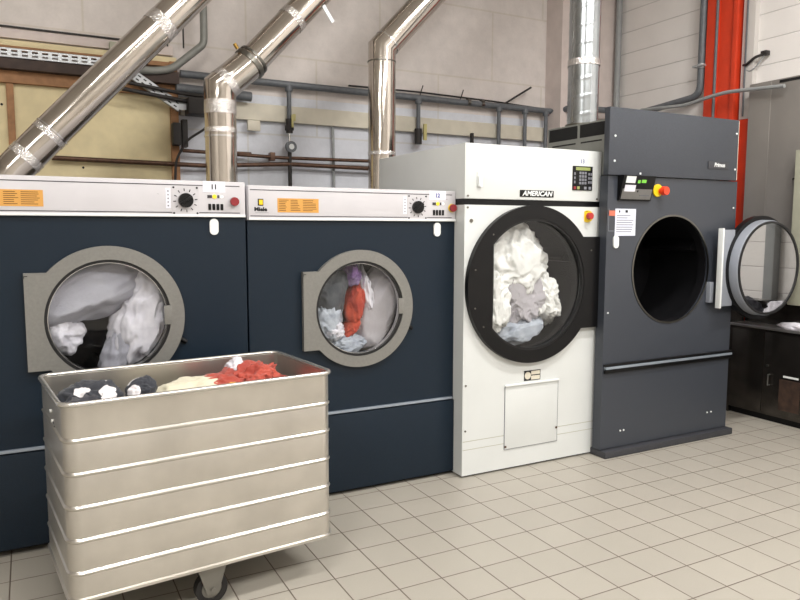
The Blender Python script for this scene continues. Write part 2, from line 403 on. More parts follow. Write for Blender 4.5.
# boarded window opening on the left of the back wall
w = root('boarded_window', 'yellow boarded window opening in brown timber frame, left of the back wall', 'boarded window', (-1.7, 2.95, 1.5))
B().box(-1.6, 1.02, -.03, 0, 0, .93).build('board', 'insul', w)
B().box(-1.6, 1.06, -.075, 0, .92, 1.0, .004).build('timber_rail', 'timber', w)
B().box(-1.6, 1.06, -.14, 0, 1.0, 1.085, .004).build('lintel', 'timber_dark', w)
B().box(-1.6, 1.02, -.06, 0, 1.135, 1.165).build('top_rail', 'timber', w)
B().box(-1.6, 1.06, -.05, 0, 1.165, 1.205, .003).build('cap_strip', 'insul', w)
B().box(-.055, -.01, -.06, 0, 0, .92, .003).build('timber_post', 'timber', w)
B().box(1.005, 1.06, -.08, 0, 0, 1.17, .003).build('timber_post', 'timber', w)
for px, pz in ((-.085, .78), (.27, .545), (.40, .38)):
    B().cyl((px, -.034, pz), (px, -.029, pz), .008, 12).build('nail_hole', 'void', w)
# white capping board
tag(B().box(-3.2, -.66, 2.915, 2.95, 2.72, 2.79, .004).build('capping_board', 'pil'), 'pale wall board above the boarded window', 'board')
tag(B().box(-3.2, -.95, 2.90, 2.915, 2.785, 2.797, .002).build('conduit_cable', 'cable'), 'thin dark cable along the top of the pale wall board', 'cable')

# perforated cable tray: long run plus the piece that drops to the right
def perforated_strip(L_, wd):
    b = B(); n = int(L_/.06)
    st = L_/n
    for z in (-wd/2, -wd*.10, wd/2-wd*.2):
        b.box(0, L_, 0, .002, z, z+wd*.2)
    for i in range(n+1):
        x = i*st
        b.box(max(0, x-.012), min(L_, x+.012), 0, .002, -wd/2+wd*.2, -wd*.1)
        x2 = min(L_, x+.03*0)
        b.box(max(0, x2-.012), min(L_, x2+.012), 0, .002, wd*.1, wd/2-wd*.2)
    b.box(0, L_, 0, .022, wd/2-.002, wd/2); b.box(0, L_, 0, .022, -wd/2, -wd/2+.002)
    return b
t = perforated_strip(2.35, .062).build('cable_tray', 'tray', smooth=False); t.location = (-3.35, 2.80, 2.60)
tag(t, 'long horizontal perforated cable tray above the yellow board', 'cable tray', 'perforated cable trays')
t = root('cable_tray', 'short perforated cable tray sloping down beside the shiny elbow duct', 'cable tray', (-1.02, 2.785, 2.572), 0, 'perforated cable trays')
a_ = B(); a_.box(0, .45, 0, .002, -.034, .034).box(0, .45, 0, .03, .032, .034).box(0, .45, 0, .03, -.034, -.032)
a_ = a_.build('sloping_strip', 'tray', t, smooth=False); a_.rotation_euler = (0, math.radians(32.6), 0)
sl = B()
for i in range(10):
    for z in (-.014, .014): sl.box(.015+i*.043, .037+i*.043, -.0012, 0, z-.0045, z+.0045)
sl.build('slots', 'void', a_, smooth=False)
a_ = B().box(0, .10, 0, .002, -.03, .03).box(0, .10, 0, .03, .028, .03).build('end_strip', 'tray', t, smooth=False); a_.location = (.372, -.002, -.232); a_.rotation_euler = (0, math.radians(-8), 0)
tag(B().box(-1.10, -.98, 2.86, 2.95, 2.64, 2.76, .004).build('junction_box', 'pale'), 'grey junction box behind the leftmost diagonal duct', 'junction box')

# pipes on the back wall
g = root('water_pipe', 'grey painted pipe running along the back wall with drop pipes', 'pipe', (0, 2.88, 2.59))
B().tube([(-.62, 0, .0), (2.86, 0, -.008), (2.95, -.30, -.008), (3.45, -.33, -.012)], .027, bend=.04).build('main_pipe', 'pipe', g)
for i, (x, zb) in enumerate(((.215, -.27), (1.393, -.30), (2.249, -.8), (2.551, -.8), (2.80, -.8))):
    d = B().cyl((x, -.01, 0), (x, -.01, zb), .018, 16).build('drop_pipe', 'pipe', g)
    B().cyl((x, -.01, -.02), (x, -.01, -.055), .030, 16).build('fitting', 'pipe', d)
for x in (.95, 1.9, 2.05):
    B().cyl((x, 0, 0), (x+.03, 0, 0), .033, 16).build('pipe_clip', 'collar', g)
# valve + gauge below the first drop
v = root('stop_valve', 'dark stop valve with yellow lever and round gauge between the shiny ducts', 'valve', (.215, 2.87, 2.3))
B().cyl((0, 0, .02), (0, 0, -.09), .027, 16).cyl((0, 0, -.03), (0, 0, -.07), .036, 6).build('valve_body', 'cable', v)
B().box(.005, .022, -.045, -.03, -.05, .05, .003).box(.018, .040, -.045, -.03, .0, .055, .003).build('lever', 'lever', v)
B().cyl((0, 0, -.09), (0, 0, -.17), .010, 12).build('brass_stem', 'chrome', v)
B().cyl((.005, .0, -.20), (.005, -.035, -.20), .044, 24).build('gauge', 'pipe', v)
B().cyl((.005, -.036, -.20), (.005, -.038, -.20), .022, 20).build('gauge_dial', 'white_plastic', v)
B().cyl((0, 0, -.24), (0, 0, -.60), .016, 12).build('lower_pipe', 'cable', v)
v = root('stop_valve', 'small dark stop valve with yellow lever left of the white dryer top', 'valve', (1.393, 2.87, 2.29))
B().cyl((0, 0, .03), (0, 0, -.10), .032, 16).build('valve_body', 'cable', v)
B().box(.03, .060, -.05, -.03, -.07, .07, .003).build('lever', 'lever', v)
tag(B().tube([(-.62, 2.87, 2.03), (.16, 2.87, 2.012), (.9, 2.87, 2.02), (1.2, 2.87, 2.02)], .014).build('copper_pipe', 'copper'), 'upper of two thin brown copper pipes on the pale block wall', 'pipe', 'copper pipes')
tag(B().tube([(-1.5, 2.87, 1.935), (-.45, 2.87, 1.925), (.2, 2.87, 1.965), (1.2, 2.87, 1.955)], .017).build('copper_pipe', 'copper'), 'lower brown copper pipe crossing the yellow board and block wall', 'pipe', 'copper pipes')
tag(B().tube([(-.42, 2.86, 1.55), (-.42, 2.86, 1.98), (-.36, 2.86, 2.03), (-.1, 2.87, 2.03)], .014, bend=.03).build('copper_pipe', 'copper'), 'short bent brown pipe rising just left of the elbow duct', 'pipe', 'copper pipes')
tag(B().box(-.12, -.02, 2.87, 2.9, 2.21, 2.29, .006).build('junction_box', 'cream'), 'cream junction box under the beam between the ducts', 'junction box')
tag(B().box(.05, .09, 2.85, 2.91, 1.985, 2.05, .004).build('pipe_bracket', 'copper'), 'small brown bracket holding the copper pipes', 'bracket')
tag(B().tube([(.98, 2.90, 2.30), (.985, 2.88, 2.20), (1.0, 2.87, 2.16), (1.02, 2.87, 2.18)], .008).build('wire_hook', 'cable'), 'dark wire hook hanging under the beam left of the third duct', 'hook')
tag(B().box(1.95, 1.975, 2.87, 2.9, 2.20, 2.32, .003).build('steel_bracket', 'cable'), 'small dark bracket under the beam above the white dryer', 'bracket')
# joint pipe stub of blocks
tag(B().tube([(.62, 2.925, 1.55), (.61, 2.925, 2.29)], .012).build('vertical_conduit', 'pipe_light'), 'thin vertical conduit on the block wall under the beam', 'conduit')
# reinforcement wires
tag(B().tube([(2.30, 2.88, 2.60), (2.60, 2.85, 2.78)], .009).build('steel_rod', 'cable'), 'dark steel rod leaning up from the wall pipe', 'rod')
for x, l in ((1.42, 'left of two short wires sticking up behind the wall pipe'), (1.84, 'right of two short wires sticking up behind the wall pipe')):
    tag(B().tube([(x, 2.90, 2.60), (x+.035, 2.90, 2.70)], .005).build('wire_stub', 'cable'), l, 'wire', 'wire stubs')
tag(B().tube([(.75, 2.91, 2.635), (1.4, 2.91, 2.642), (2.2, 2.91, 2.628), (2.84, 2.90, 2.60), (2.94, 2.66, 2.61), (3.5, 2.66, 2.61)], .008, 8).build('data_cable', 'cable'), 'dark cable lying along the top of the grey wall pipe', 'cable')
# pipes in the corner by the boarded window
tag(B().tube([(-1.15, 2.80, 2.56), (-.80, 2.80, 2.575), (-.69, 2.80, 2.60), (-.46, 2.80, 2.80), (-.456, 2.80, 2.87), (-.456, 2.80, ZC)], .027, bend=.07).build('drain_pipe', 'grey_back'), 'grey drain pipe bending up the wall behind the first duct', 'pipe')
tag(B().tube([(-.66, 2.84, 2.475), (-.1, 2.84, 2.46)], .036).build('stub_pipe', 'pipe'), 'thick grey pipe stub left of the elbow duct top', 'pipe')
for k, (z, r, l) in enumerate(((2.445, .013, 'upper'), (2.395, .015, 'lower'))):
    tag(B().tube([(-1.05, 2.76, z+.03), (-.8, 2.76, z), (-.62, 2.76, z-.02), (-.3, 2.77, z-.03)], r, bend=.05).build('service_hose', 'cable'), l+' of two dark hoses running behind the elbow duct', 'hose', 'dark hoses')
tag(B().box(-.60, -.40, 2.70, 2.86, 2.28, 2.40, .01).build('motor_box', 'cable'), 'dark box tucked left of the elbow duct', 'box')
tag(B().tube([(-.70, 2.82, 1.55), (-.68, 2.82, 1.95), (-.60, 2.80, 2.10), (-.45, 2.78, 2.2), (-.40, 2.78, 2.33)], .009, bend=.05).build('black_cable', 'cable'), 'black cable drooping beside the timber post', 'cable')
tag(B().box(-.70, -.64, 2.78, 2.87, 2.06, 2.22, .008).box(-.63, -.59, 2.80, 2.87, 2.05, 2.25, .005).build('switch_box', 'cable'), 'small dark switch box on the timber post', 'switch box')
for x, l in ((-.70, 'left'), (-.585, 'right')):
    tag(B().tube([(x, 2.90, 2.78), (x, 2.90, 3.0 if x < -.65 else 3.4)], .006, 8).build('thin_wire', 'cable'), l+' thin vertical wire behind the first duct', 'wire', 'thin vertical wires')

# ------------------------------------------------------------------ ducts
def unit(a, b): return (Vector(b)-Vector(a)).normalized()
Y0 = 1.95
# 1 : leftmost diagonal
A, Bp = Vector((-1.79, Y0, 1.71)), Vector((.70, Y0, 4.405))
d1 = root('exhaust_duct', 'leftmost shiny exhaust duct rising diagonally from the left dryer', 'duct', A, 0, 'shiny dryer exhaust ducts')
u = unit(A, Bp); ln = (Bp-A).length
R1 = .0985
B().tube([(0, 0, -.30), (0, 0, -.06), tuple(u*.08), tuple(u*ln)], R1, 48, caps=False, bend=.05).build('duct_tube', 'duct', d1)
for s0, wd, mm, rr in ((.17, .05, 'tape', .0018), (.355, .035, 'tape', .0015), (1.27, .075, 'tape', .002), (2.1, .06, 'tape', .002)):
    B().cyl(u*s0, u*(s0+wd), R1+rr, 48, caps=False).build('foil_tape', mm, d1)
for s0 in (.395, ):
    B().cyl(u*s0, u*(s0+.008), R1+.004, 48).build('seam_ring', 'chrome', d1)
# 2 : middle with elbow
P0, P1 = Vector((-.556, Y0, 1.60)), Vector((-.556, Y0, 2.335))
P2, P3 = Vector((-.36, Y0, 2.505)), Vector((1.40, Y0, 4.405))
d2 = root('exhaust_duct', 'middle shiny exhaust duct with elbow and clamp collar behind the left dryer', 'duct', P0, 0, 'shiny dryer exhaust ducts')
R2 = .098
q1, q2, q3 = P1-P0, P2-P0, P3-P0
u2 = (q3-q2).normalized()
B().cyl((0, 0, 0), q1-Vector((0, 0, .10)), R2, 48, caps=False).build('lower_tube', 'duct', d2)
B().tube([q1-Vector((0, 0, .11)), q1, q1+(q2-q1)*.42, q2+u2*.03], R2+.002, 48, caps=False, mitre=True).build('elbow', 'duct', d2)
B().cyl(q2+u2*.0, q3, R2-.005, 48, caps=False).build('upper_tube', 'duct', d2)
B().cyl(q2-u2*.015, q2+u2*.015, R2+.012, 48).cyl(q2+u2*.03, q2+u2*.045, R2+.008, 48).build('clamp_collar', 'collar', d2)
bolt = q2+Vector((-.085, -.03, .075)); B().cyl(bolt, bolt+Vector((-.02, 0, .03)), .012, 10).build('clamp_bolt', 'brass', d2)
for z0, z1 in ((.57, .655), (.455, .485)):
    B().cyl((0, 0, z0), (0, 0, z1), R2+.002, 48, caps=False).build('foil_tape', 'tape', d2)
B().cyl(q1+(q2-q1)*.10, q1+(q2-q1)*.30, R2+.004, 48, caps=False).build('foil_tape', 'tape', d2)
B().cyl((0, 0, .425), (0, 0, .437), R2+.005, 48).build('seam_ring', 'chrome', d2)
for s0 in (.40, 1.25): B().cyl(q2+u2*s0, q2+u2*(s0+.05), R2-.003, 48, caps=False).build('foil_tape', 'tape', d2)
bz = q2+u2*.62+Vector((.095, -.05, -.08)); B().box(-.012, .012, -.002, .002, -.07, .05, mtx=Matrix.Translation(bz) @ Matrix.Rotation(-.6, 4, 'Y')).build('hanging_strap', 'tray', d2)
# 3 : right with mitre bend
P0, P1 = Vector((.583, Y0, 1.55)), Vector((.583, Y0, 2.705))
P3 = Vector((2.195, Y0, 4.405))
d3 = root('exhaust_duct', 'right shiny exhaust duct bending beside the white dryer', 'duct', P0, 0, 'shiny dryer exhaust ducts')
R3 = .097
q1, q3 = P1-P0, P3-P0; u3 = (q3-q1).normalized()
B().tube([(0, 0, 0), q1, q3], R3, 48, caps=False, mitre=True).build('duct_tube', 'duct', d3)
B().cyl((0, 0, 1.06), (0, 0, 1.068), R3+.004, 48).build('seam_ring', 'collar', d3)
B().cyl((0, 0, .42), (0, 0, .445), R3+.002, 48, caps=False).build('foil_tape', 'tape', d3)
B().cyl(q1+u3*.055, q1+u3*.066, R3+.003, 48).build('mitre_ring', 'chrome', d3)
# 4 : spiral duct
d4 = root('spiral_duct', 'vertical spiral wound duct behind the anthracite dryer', 'duct', (1.668, 1.1, 2.130))
R4 = .102
def spiral():
    b = B(); L_ = 4.4-2.130; n = 48; pitch = .115; rows = int(L_/.01)
    ring = []
    for i in range(rows+1):
        z = L_*i/rows; r_ = []
        for j in range(n):
            a = 2*PI*j/n; ph = ((z/pitch-j/n) % 1.0)
            r = R4+(.0016 if ph < .10 else 0)
            r_.append(b.bm.verts.new((r*math.cos(a), r*math.sin(a), z)))
        ring.append(r_)
    for A_, C_ in zip(ring, ring[1:]):
        for j in range(n): b.bm.faces.new((A_[j], A_[(j+1) % n], C_[(j+1) % n], C_[j]))
    return b
spiral().build('spiral_tube', 'spiral', d4)
B().cyl((0, 0, .40), (0, 0, .44), R4+.005, 48, caps=False).build('joint_band', 'tape', d4)
B().cyl((0, 0, 0), (0, 0, .02), R4+.012, 48).build('base_flange', 'collar', d4)

# ------------------------------------------------------------------ round-door dryers
def rect_r(a, l, r, b_, t):
    """distance from centre to a rectangle's edge at angle a"""
    c, s_ = math.cos(a), math.sin(a); k = []
    if c > 1e-9: k.append(r/c)
    if c < -1e-9: k.append(-l/c)
    if s_ > 1e-9: k.append(t/s_)
    if s_ < -1e-9: k.append(-b_/s_)
    return min(k)

def shell(x0, x1, y0, y1, z0, z1, cx, cz, r, th=.02):
    """cabinet: front sheet with a round hole, thin walls, back and top"""
    l, rr, b_, t = cx-x0, x1-cx, cz-z0, z1-cz
    corners = [math.atan2(t, rr), math.atan2(t, -l), math.atan2(-b_, rr), math.atan2(-b_, -l)]
    b = B(); b.annulus(cx, cz, r, lambda a: rect_r(a, l, rr, b_, t), y0, y0+th, 96, corners)
    b.box(x0, x0+th, y0+th, y1, z0, z1); b.box(x1-th, x1, y0+th, y1, z0, z1)
    b.box(x0+th, x1-th, y0+th, y1, z1-th, z1); b.box(x0+th, x1-th, y1-th, y1, z0, z1-th); b.box(x0+th, x1-th, y0+th, y1-th, z0, z0+th)
    return b

def drum(cx, cz, r, y0, y1, m, parent, vane=True):
    b = B(); b.annulus(cx, cz, r, r+.006, y0, y1, 64); b.disc(cx, cz, r, y1-.006, y1)
    d = b.build('drum', m, parent)
    if vane:
        for k in range(3):
            a = k*2*PI/3+.4; c, s_ = math.cos(a), math.sin(a)
            t = Vector((-s_, 0, c)); o = Vector((cx+c*(r-.001), 0, cz+s_*(r-.001))); i_ = Vector((cx+c*(r-.07), 0, cz+s_*(r-.07)))
            pts = [o-t*.05, o+t*.05, i_+t*.012, i_-t*.012]
            B().poly([(p.x, y0+.03, p.z) for p in pts], (0, y1-y0-.06, 0)).build('vane', m, d)
    return d

def knob_dial(parent, x, z, yf):
    B().box(x-.062, x+.062, yf-.0015, yf, z-.068, z+.068, .0).build('dial_plate', 'panel', parent)
    k = B().cyl((x, yf, z), (x, yf-.018, z), .034, 32).build('timer_knob', 'black', parent)
    B().box(-.006, .006, -.010, 0, -.033, .033, .002, mtx=Matrix.Translation((x, yf-.018, z)) @ Matrix.Rotation(.95, 4, 'Y')).build('knob_pointer', 'black', k)
    b = B()
    for i in range(12):
        a = 2*PI*i/12+.1; px, pz = x+.05*math.cos(a), z+.05*math.sin(a)
        b.box(-.0022, .0022, -.001, 0, -.006, .006, mtx=Matrix.Translation((px, yf-.0015, pz)) @ Matrix.Rotation(PI/2-a, 4, 'Y'))
    for sx in (-1, 1):
        for sz in (-1, 1): B().cyl((x+sx*.054, yf-.0015, z+sz*.060), (x+sx*.054, yf-.003, z+sz*.060), .005, 10).build('plate_screw', 'print_black', parent)
    b.build('dial_marks', 'print_black', parent)

def small_print(parent, x0, x1, z0, z1, yf, rows, m='print', name='print', gaps=((0, 1),), seed=1):
    rnd = random.Random(seed); b = B(); h = (z1-z0)/rows
    for c0, c1 in gaps:
        for i in range(rows):
            a = x0+(x1-x0)*c0; e = a+(x1-x0)*(c1-c0)*rnd.uniform(.6, .98); z = z0+h*(i+.5)
            b.box(a, e, yf-.0006, yf, z-h*.16, z+h*.16)
    return b.build(name, m, parent, smooth=False)

def estop(parent, x, z, yf, plate, button, r=.026, ring=.033):
    e = B().cyl((x, yf, z), (x, yf-.006, z), ring, 32).build('emergency_stop', plate, parent)
    B().cyl((x, yf-.004, z), (x, yf-.012, z), r*.6, 24).cyl((x, yf-.010, z), (x, yf-.024, z), r, 32, r2=r*.93).build('stop_button', button, e)

def oval(parent, x, z, yf, h=.075, wd=.040, y1=.010):
    b = B(); pts = []
    rr = wd/2; s_ = h/2-rr
    for i in range(25):
        a = PI*i/24; pts.append((x+rr*math.cos(a), yf-y1, z+s_+rr*math.sin(a)))
    for i in range(25):
        a = PI+PI*i/24; pts.append((x+rr*math.cos(a), yf-y1, z-s_+rr*math.sin(a)))
    b.poly(pts, (0, y1, 0)); return b.build('lock_cover', 'white_plastic', parent)

def blue_dryer(X, label, dz, number, logo, n_old, W=.607, ox=0, ds=1.0, cz=1.024):
    """origin: bottom centre of the front, front at y = 0"""
    D = root('tumble_dryer', label, 'dryer', (X, .86, dz), 0, 'navy tumble dryers')
    H = 1.668; oc = 0 if logo else -1
    shell(-W, W, 0, .98, .02, 1.495, ox, cz, .262*ds).build('cabinet', 'navy', D)
    B().box(-W, W, -.014, 0, .022, .452, .004).build('lower_panel', 'navy', D)
    B().box(-W+.012, W-.012, -.018, 0, .459, .472, .002).build('trim_strip', 'strip', D)
    B().box(-W+.02, W-.02, .03, .9, 0, .02).build('plinth', 'black', D)
    B().box(-W, W, .0, .98, 1.497, H, .004).build('top_box', 'panel', D)
    P = B().box(-W+.003, W-.003, -.016, 0, 1.497, H, .005).build('control_panel', 'panel', D)
    yf = -.016
    b = B().box(-W+.012, W-.03, yf-.001, yf, 1.644, 1.648); b.build('groove', 'line', P)
    b = B().box(-W+.012, W-.03, yf-.001, yf, 1.515, 1.519); b.build('groove', 'line', P)
    B().box(-W+.003, W-.003, yf-.003, yf, 1.497, 1.509, .001).build('lower_lip', 'white_plastic', P)
    # orange label
    lx = -.455 if logo else -.506
    lb = B().box(lx, lx+.221, yf-.0012, yf, 1.536, 1.607).build('instruction_label', 'orange_label', P)
    small_print(lb, lx+.008, lx+.213, 1.542, 1.602, yf-.0012, 7, gaps=((0, .26), (.30, .58), (.62, 1)), seed=3+n_old)
    # indicator column, knob
    k0 = -.035*(-oc)
    B().box(.262+k0, .284+k0, yf-.001, yf, 1.535, 1.63).build('scale_plate', 'sticker', P)
    b = B()
    for i in range(5): b.cyl((.273+k0, yf-.001, 1.548+i*.017), (.273+k0, yf-.003, 1.548+i*.017), .0035, 10)
    b.build('indicator_dots', 'print_grey', P)
    knob_dial(P, .352+k0, 1.574, yf)
    # lamps and buttons
    k1 = -.038 if oc else -.009
    B().box(.458+k1, .480+k1, yf-.003, yf, 1.588, 1.602, .001).build('display_window', 'line', P)
    B().cyl((.492+k1, yf, 1.595), (.492+k1, yf-.004, 1.595), .010, 20).build('indicator_lamp', 'led_y', P)
    B().box(.506+k1, .515+k1, yf-.003, yf, 1.588, 1.602, .001).build('display_window', 'line', P)
    B().cyl((.527+k1, yf, 1.595), (.527+k1, yf-.003, 1.595), .006, 16).build('indicator_lamp', 'led_w', P)
    for i in range(4):
        B().box(.461+k1+i*.0195, .475+k1+i*.0195, yf-.004, yf, 1.530, 1.560, .002).build('push_button', 'black', P)
    estop(P, .586+k1, 1.572, yf, 'panel' if oc else 'yellow', 'red_dark', .022, .024)
    s = B().box(.437+k1, .545+k1, yf-.0012, yf, 1.615, 1.668).build('number_sticker', 'sticker', P)
    text(number, 'number', 'print_black' if n_old == 0 else 'print_blue', s, (.490+k1, yf-.0022, 1.640), .032, bold=.0008)
    if logo:
        l = B().box(-.556, -.528, yf-.0014, yf, 1.568, 1.602).build('maker_emblem', 'print_black', P)
        B().box(-.550, -.531, yf-.003, yf-.0014, 1.573, 1.597).build('emblem_field', 'yellow', l)
        text('Miele', 'maker_lettering', 'print_black', P, (-.542, yf-.001, 1.550), .026, bold=.0012, sx=1.15)
        B().box(-.57, -.50, yf-.0008, yf, 1.5325, 1.534).build('lettering_line', 'print_grey', P)
        small_print(P, .49, .58, 1.630-.012, 1.630-.008, yf, 1, 'line', 'small_lettering')
    else:
        small_print(P, .49-.30, .20, 1.60, 1.604, yf, 1, 'print_grey', 'small_lettering')
    oval(D, .487-.036*(-oc), 1.450, 0, .078, .042)
    # drum and seal
    drum(ox, cz, .33, .06, .62, 'drum', D)
    B().annulus(ox, cz, .256, .345, .022, .06, 64).build('drum_throat', 'drum_dark', D)
    # door
    G = root('door', 'x', 'x'); del G['label']; del G['category']
    G.parent = D; G.location = (ox, 0, cz); G.scale = (ds, 1, ds)
    R = .3175
    def rout(a):
        c = math.cos(a)
        if c < 0:
            k = min(.327/abs(c), .207/max(1e-6, abs(math.sin(a))))
            return max(R, k)
        return R
    cr = math.atan2(.207, -.327)
    e2 = math.asin(.207/R)
    B().annulus(0, 0, .258, rout, -.030, -.002, 120, (cr, -cr, PI-e2, -(PI-e2))).build('door_frame', 'door_grey', G)
    B().annulus(0, 0, R-.004, R+.0008, -.031, -.027, 96).build('door_edge', 'chrome', G) if False else None
    gk = B().annulus(0, 0, .2455, .2585, -.024, .024, 96).build('gasket', 'rubber', G)
    B().annulus(0, 0, .2425, .2458, -.010, .020, 96).build('inner_ring', 'chrome', G)
    B().disc(0, 0, .2450, .004, .008, 96).build('glass', 'glass', G)
    B().box(.228, .262, -.031, -.020, -.040, .046, .002).build('latch_tab', 'door_grey', G)
    B().box(-.326, -.312, -.0315, -.029, .193, .196).box(-.326, -.324, -.0315, -.029, .185, .196).build('hinge_mark', 'black', G, smooth=False)
    B().cyl((.302, -.006, -.115), (.325, -.006, -.13), .012, 16).build('latch_knob', 'black', G)
    return D

D1 = blue_dryer(-1.318, 'left navy tumble dryer with round door, number 11, behind the laundry trolley', .013, '11', False, 0, ox=-.036, ds=1.045, cz=1.031)
D2 = blue_dryer(-.095, 'navy tumble dryer number 12 between the other navy dryer and the white one', .0, '12', True, 1, W=.6065)

# laundry in dryer 11 (pressed by the glass)
def inside(name, m, label, cat, c, size, seed, **k):
    o = crumple(name, m, c, size, seed, **k); tag(o, label, cat, 'laundry inside the dryers'); return o
cx, cz, yg = -1.354, 1.044, .878
inside('bed_sheet', 'c_grey', 'smooth grey sheet across the upper left of the number 11 dryer window', 'laundry', (cx-.07, yg+.15, cz+.13), (.31, .15, .15), 3, amp=.07, freq=1.2, rot=-.42, ymin=yg+.012, clip=(cx, cz, .30))
inside('bath_towel', 'c_white', 'fluffy white towel down the right of the number 11 dryer window', 'laundry', (cx+.155, yg+.12, cz-.03), (.125, .12, .235), 11, amp=.16, freq=2.6, rot=.16, ymin=yg+.010, clip=(cx, cz, .30))
inside('bath_towel', 'c_grey', 'pale sheet hanging from the towel at the bottom of the number 11 dryer window', 'laundry', (cx+.055, yg+.15, cz-.17), (.075, .11, .17), 17, amp=.10, freq=2, rot=.42, ymin=yg+.02, clip=(cx, cz, .30))
inside('pillowcase', 'c_white', 'small white cloth at the lower left of the number 11 dryer window', 'laundry', (cx-.20, yg+.15, cz-.08), (.095, .11, .10), 23, amp=.12, freq=1.6, rot=-.7, ymin=yg+.012, clip=(cx, cz, .30))
# laundry in dryer 12
cx, cz = -.093, 1.024
inside('bath_towel', 'c_palegrey', 'large pale grey sheet curving round the right of the number 12 dryer window', 'laundry', (cx+.165, yg+.16, cz-.03), (.125, .15, .26), 31, amp=.08, freq=1.5, rot=.25, ymin=yg+.035, clip=(cx, cz, .30))
inside('work_shirt', 'c_dark', 'dark grey cloth at the upper left of the number 12 dryer window', 'laundry', (cx-.13, yg+.13, cz+.085), (.12, .12, .125), 37, amp=.08, freq=1.8, rot=.2, ymin=yg+.012, clip=(cx, cz, .30))
inside('work_shirt', 'c_red', 'orange red cloth in the middle of the number 12 dryer window', 'laundry', (cx+.018, yg+.10, cz+.01), (.052, .09, .125), 41, amp=.14, freq=2.2, rot=.12, ymin=yg+.012, clip=(cx, cz, .30))
inside('work_shirt', 'c_red', 'orange red sleeve trailing to the lower left in the number 12 dryer window', 'laundry', (cx-.005, yg+.10, cz-.115), (.028, .08, .075), 43, amp=.14, freq=2.2, rot=.65, ymin=yg+.014, clip=(cx, cz, .30))
inside('scarf', 'c_purple', 'purple cloth at the top of the number 12 dryer window', 'laundry', (cx+.002, yg+.11, cz+.175), (.045, .09, .07), 47, amp=.16, freq=2.4, ymin=yg+.014, clip=(cx, cz, .30))
inside('hand_towel', 'c_white', 'narrow white cloth right of the orange one in the number 12 dryer window', 'laundry', (cx+.085, yg+.11, cz+.075), (.035, .08, .15), 53, amp=.2, freq=2.6, rot=-.2, ymin=yg+.018, clip=(cx, cz, .30))
inside('hand_towel', 'c_bluegrey', 'blue grey cloth at the lower left of the number 12 dryer window', 'laundry', (cx-.155, yg+.11, cz-.07), (.10, .10, .14), 59, amp=.16, freq=2.4, rot=-.3, ymin=yg+.014, clip=(cx, cz, .30))
inside('hand_towel', 'c_white', 'white crumpled cloth low in the number 12 dryer window', 'laundry', (cx-.115, yg+.085, cz-.125), (.06, .07, .05), 61, amp=.25, freq=2.8, rot=-.5, ymin=yg+.010, clip=(cx, cz, .30))
inside('hand_towel', 'c_bluegrey', 'blue grey cloth at the very bottom of the number 12 dryer window', 'laundry', (cx-.03, yg+.11, cz-.205), (.11, .10, .055), 67, amp=.16, freq=2.4, ymin=yg+.014, clip=(cx, cz, .30))

# ------------------------------------------------------------------ white dryer (number 13)
Wd = root('tumble_dryer', 'tall white tumble dryer with large black round door and keypad, number 13', 'dryer', (.512, .755, 0))
WW, HH, CX, CZ = 1.012, 1.934, .475, 1.122
shell(0, WW, 0, 1.10, .012, 1.590, CX, CZ, .40).build('cabinet', 'white', Wd)
B().box(0, WW, .012, 1.10, 1.590, 1.624).build('black_band', 'black', Wd)
B().box(0, WW, 0, 1.10, 1.624, HH, .006).build('upper_panel', 'white', Wd)
B().box(.02, WW-.02, .02, 1.0, 0, .012).build('plinth', 'black', Wd)
B().box(.004, WW-.004, -.0006, .0, .215, .2185).build('panel_groove', 'pale', Wd)
B().box(.004, WW-.004, -.0006, .0, .165, .168).build('panel_groove', 'pale', Wd)
h = B().box(.300, .703, -.004, 0, .130, .517, .0015).build('lint_hatch', 'white', Wd)
B().box(.296, .707, -.014, 0, .516, .526, .002).build('hatch_lip', 'white_plastic', h)
B().box(.298, .3005, -.0046, 0, .130, .517).box(.7025, .705, -.0046, 0, .130, .517).box(.298, .705, -.0046, 0, .1275, .1300).build('hatch_shadow_gap', 'print_grey', h, smooth=False)
B().box(.69, .703, -.007, 0, .21, .222).box(.300, .313, -.007, 0, .14, .152).build('hatch_screws', 'copper', h)
s = B().box(.440, .565, -.001, 0, .535, .598).build('instruction_sticker', 'print_black', Wd)
B().cyl((.468, -.001, .567), (.468, -.002, .567), .023, 24).box(.493, .560, -.002, -.001, .571, .593).box(.493, .560, -.002, -.001, .540, .564).build('sticker_symbols', 'orange_label' if False else 'cream', s)
l = B().box(.382, .634, -.003, 0, 1.642, 1.682, .001).build('maker_badge', 'black', Wd)
text('AMERICAN', 'maker_lettering', 'white_plastic', l, (.510, -.0035, 1.6615), .040, shear=.25, bold=.0012, sx=1.10)
# key pad
kp = B().box(.778, .936, -.006, 0, 1.690, 1.838, .003).build('keypad', 'black', Wd)
B().box(.800, .915, -.0072, -.006, 1.812, 1.831).build('display', 'lcd', kp)
for c in range(3):
    for r_ in range(4):
        B().box(.828+c*.021, .844+c*.021, -.0075, -.006, 1.727+r_*.0205, 1.742+r_*.0205, .0008).build('key', 'print_grey', kp)
for xx in (.786, .900, .918):
    for r_ in range(3):
        B().box(xx, xx+.012, -.0075, -.006, 1.732+r_*.025, 1.748+r_*.025, .0008).build('key', 'print_grey', kp)
for xx, mm in ((.784, 'red_dark'), (.812, 'lcd'), (.868, 'print_grey'), (.905, 'print_grey')):
    B().box(xx, xx+.020, -.0075, -.006, 1.696, 1.714, .0008).build('key', mm, kp)
text('13', 'number', 'print_blue', Wd, (.856, -.0006, 1.866), .034)
k = B().cyl((.905, 0, 1.532), (.902, -.008, 1.532), .037, 32).build('emergency_stop', 'yellow', Wd)
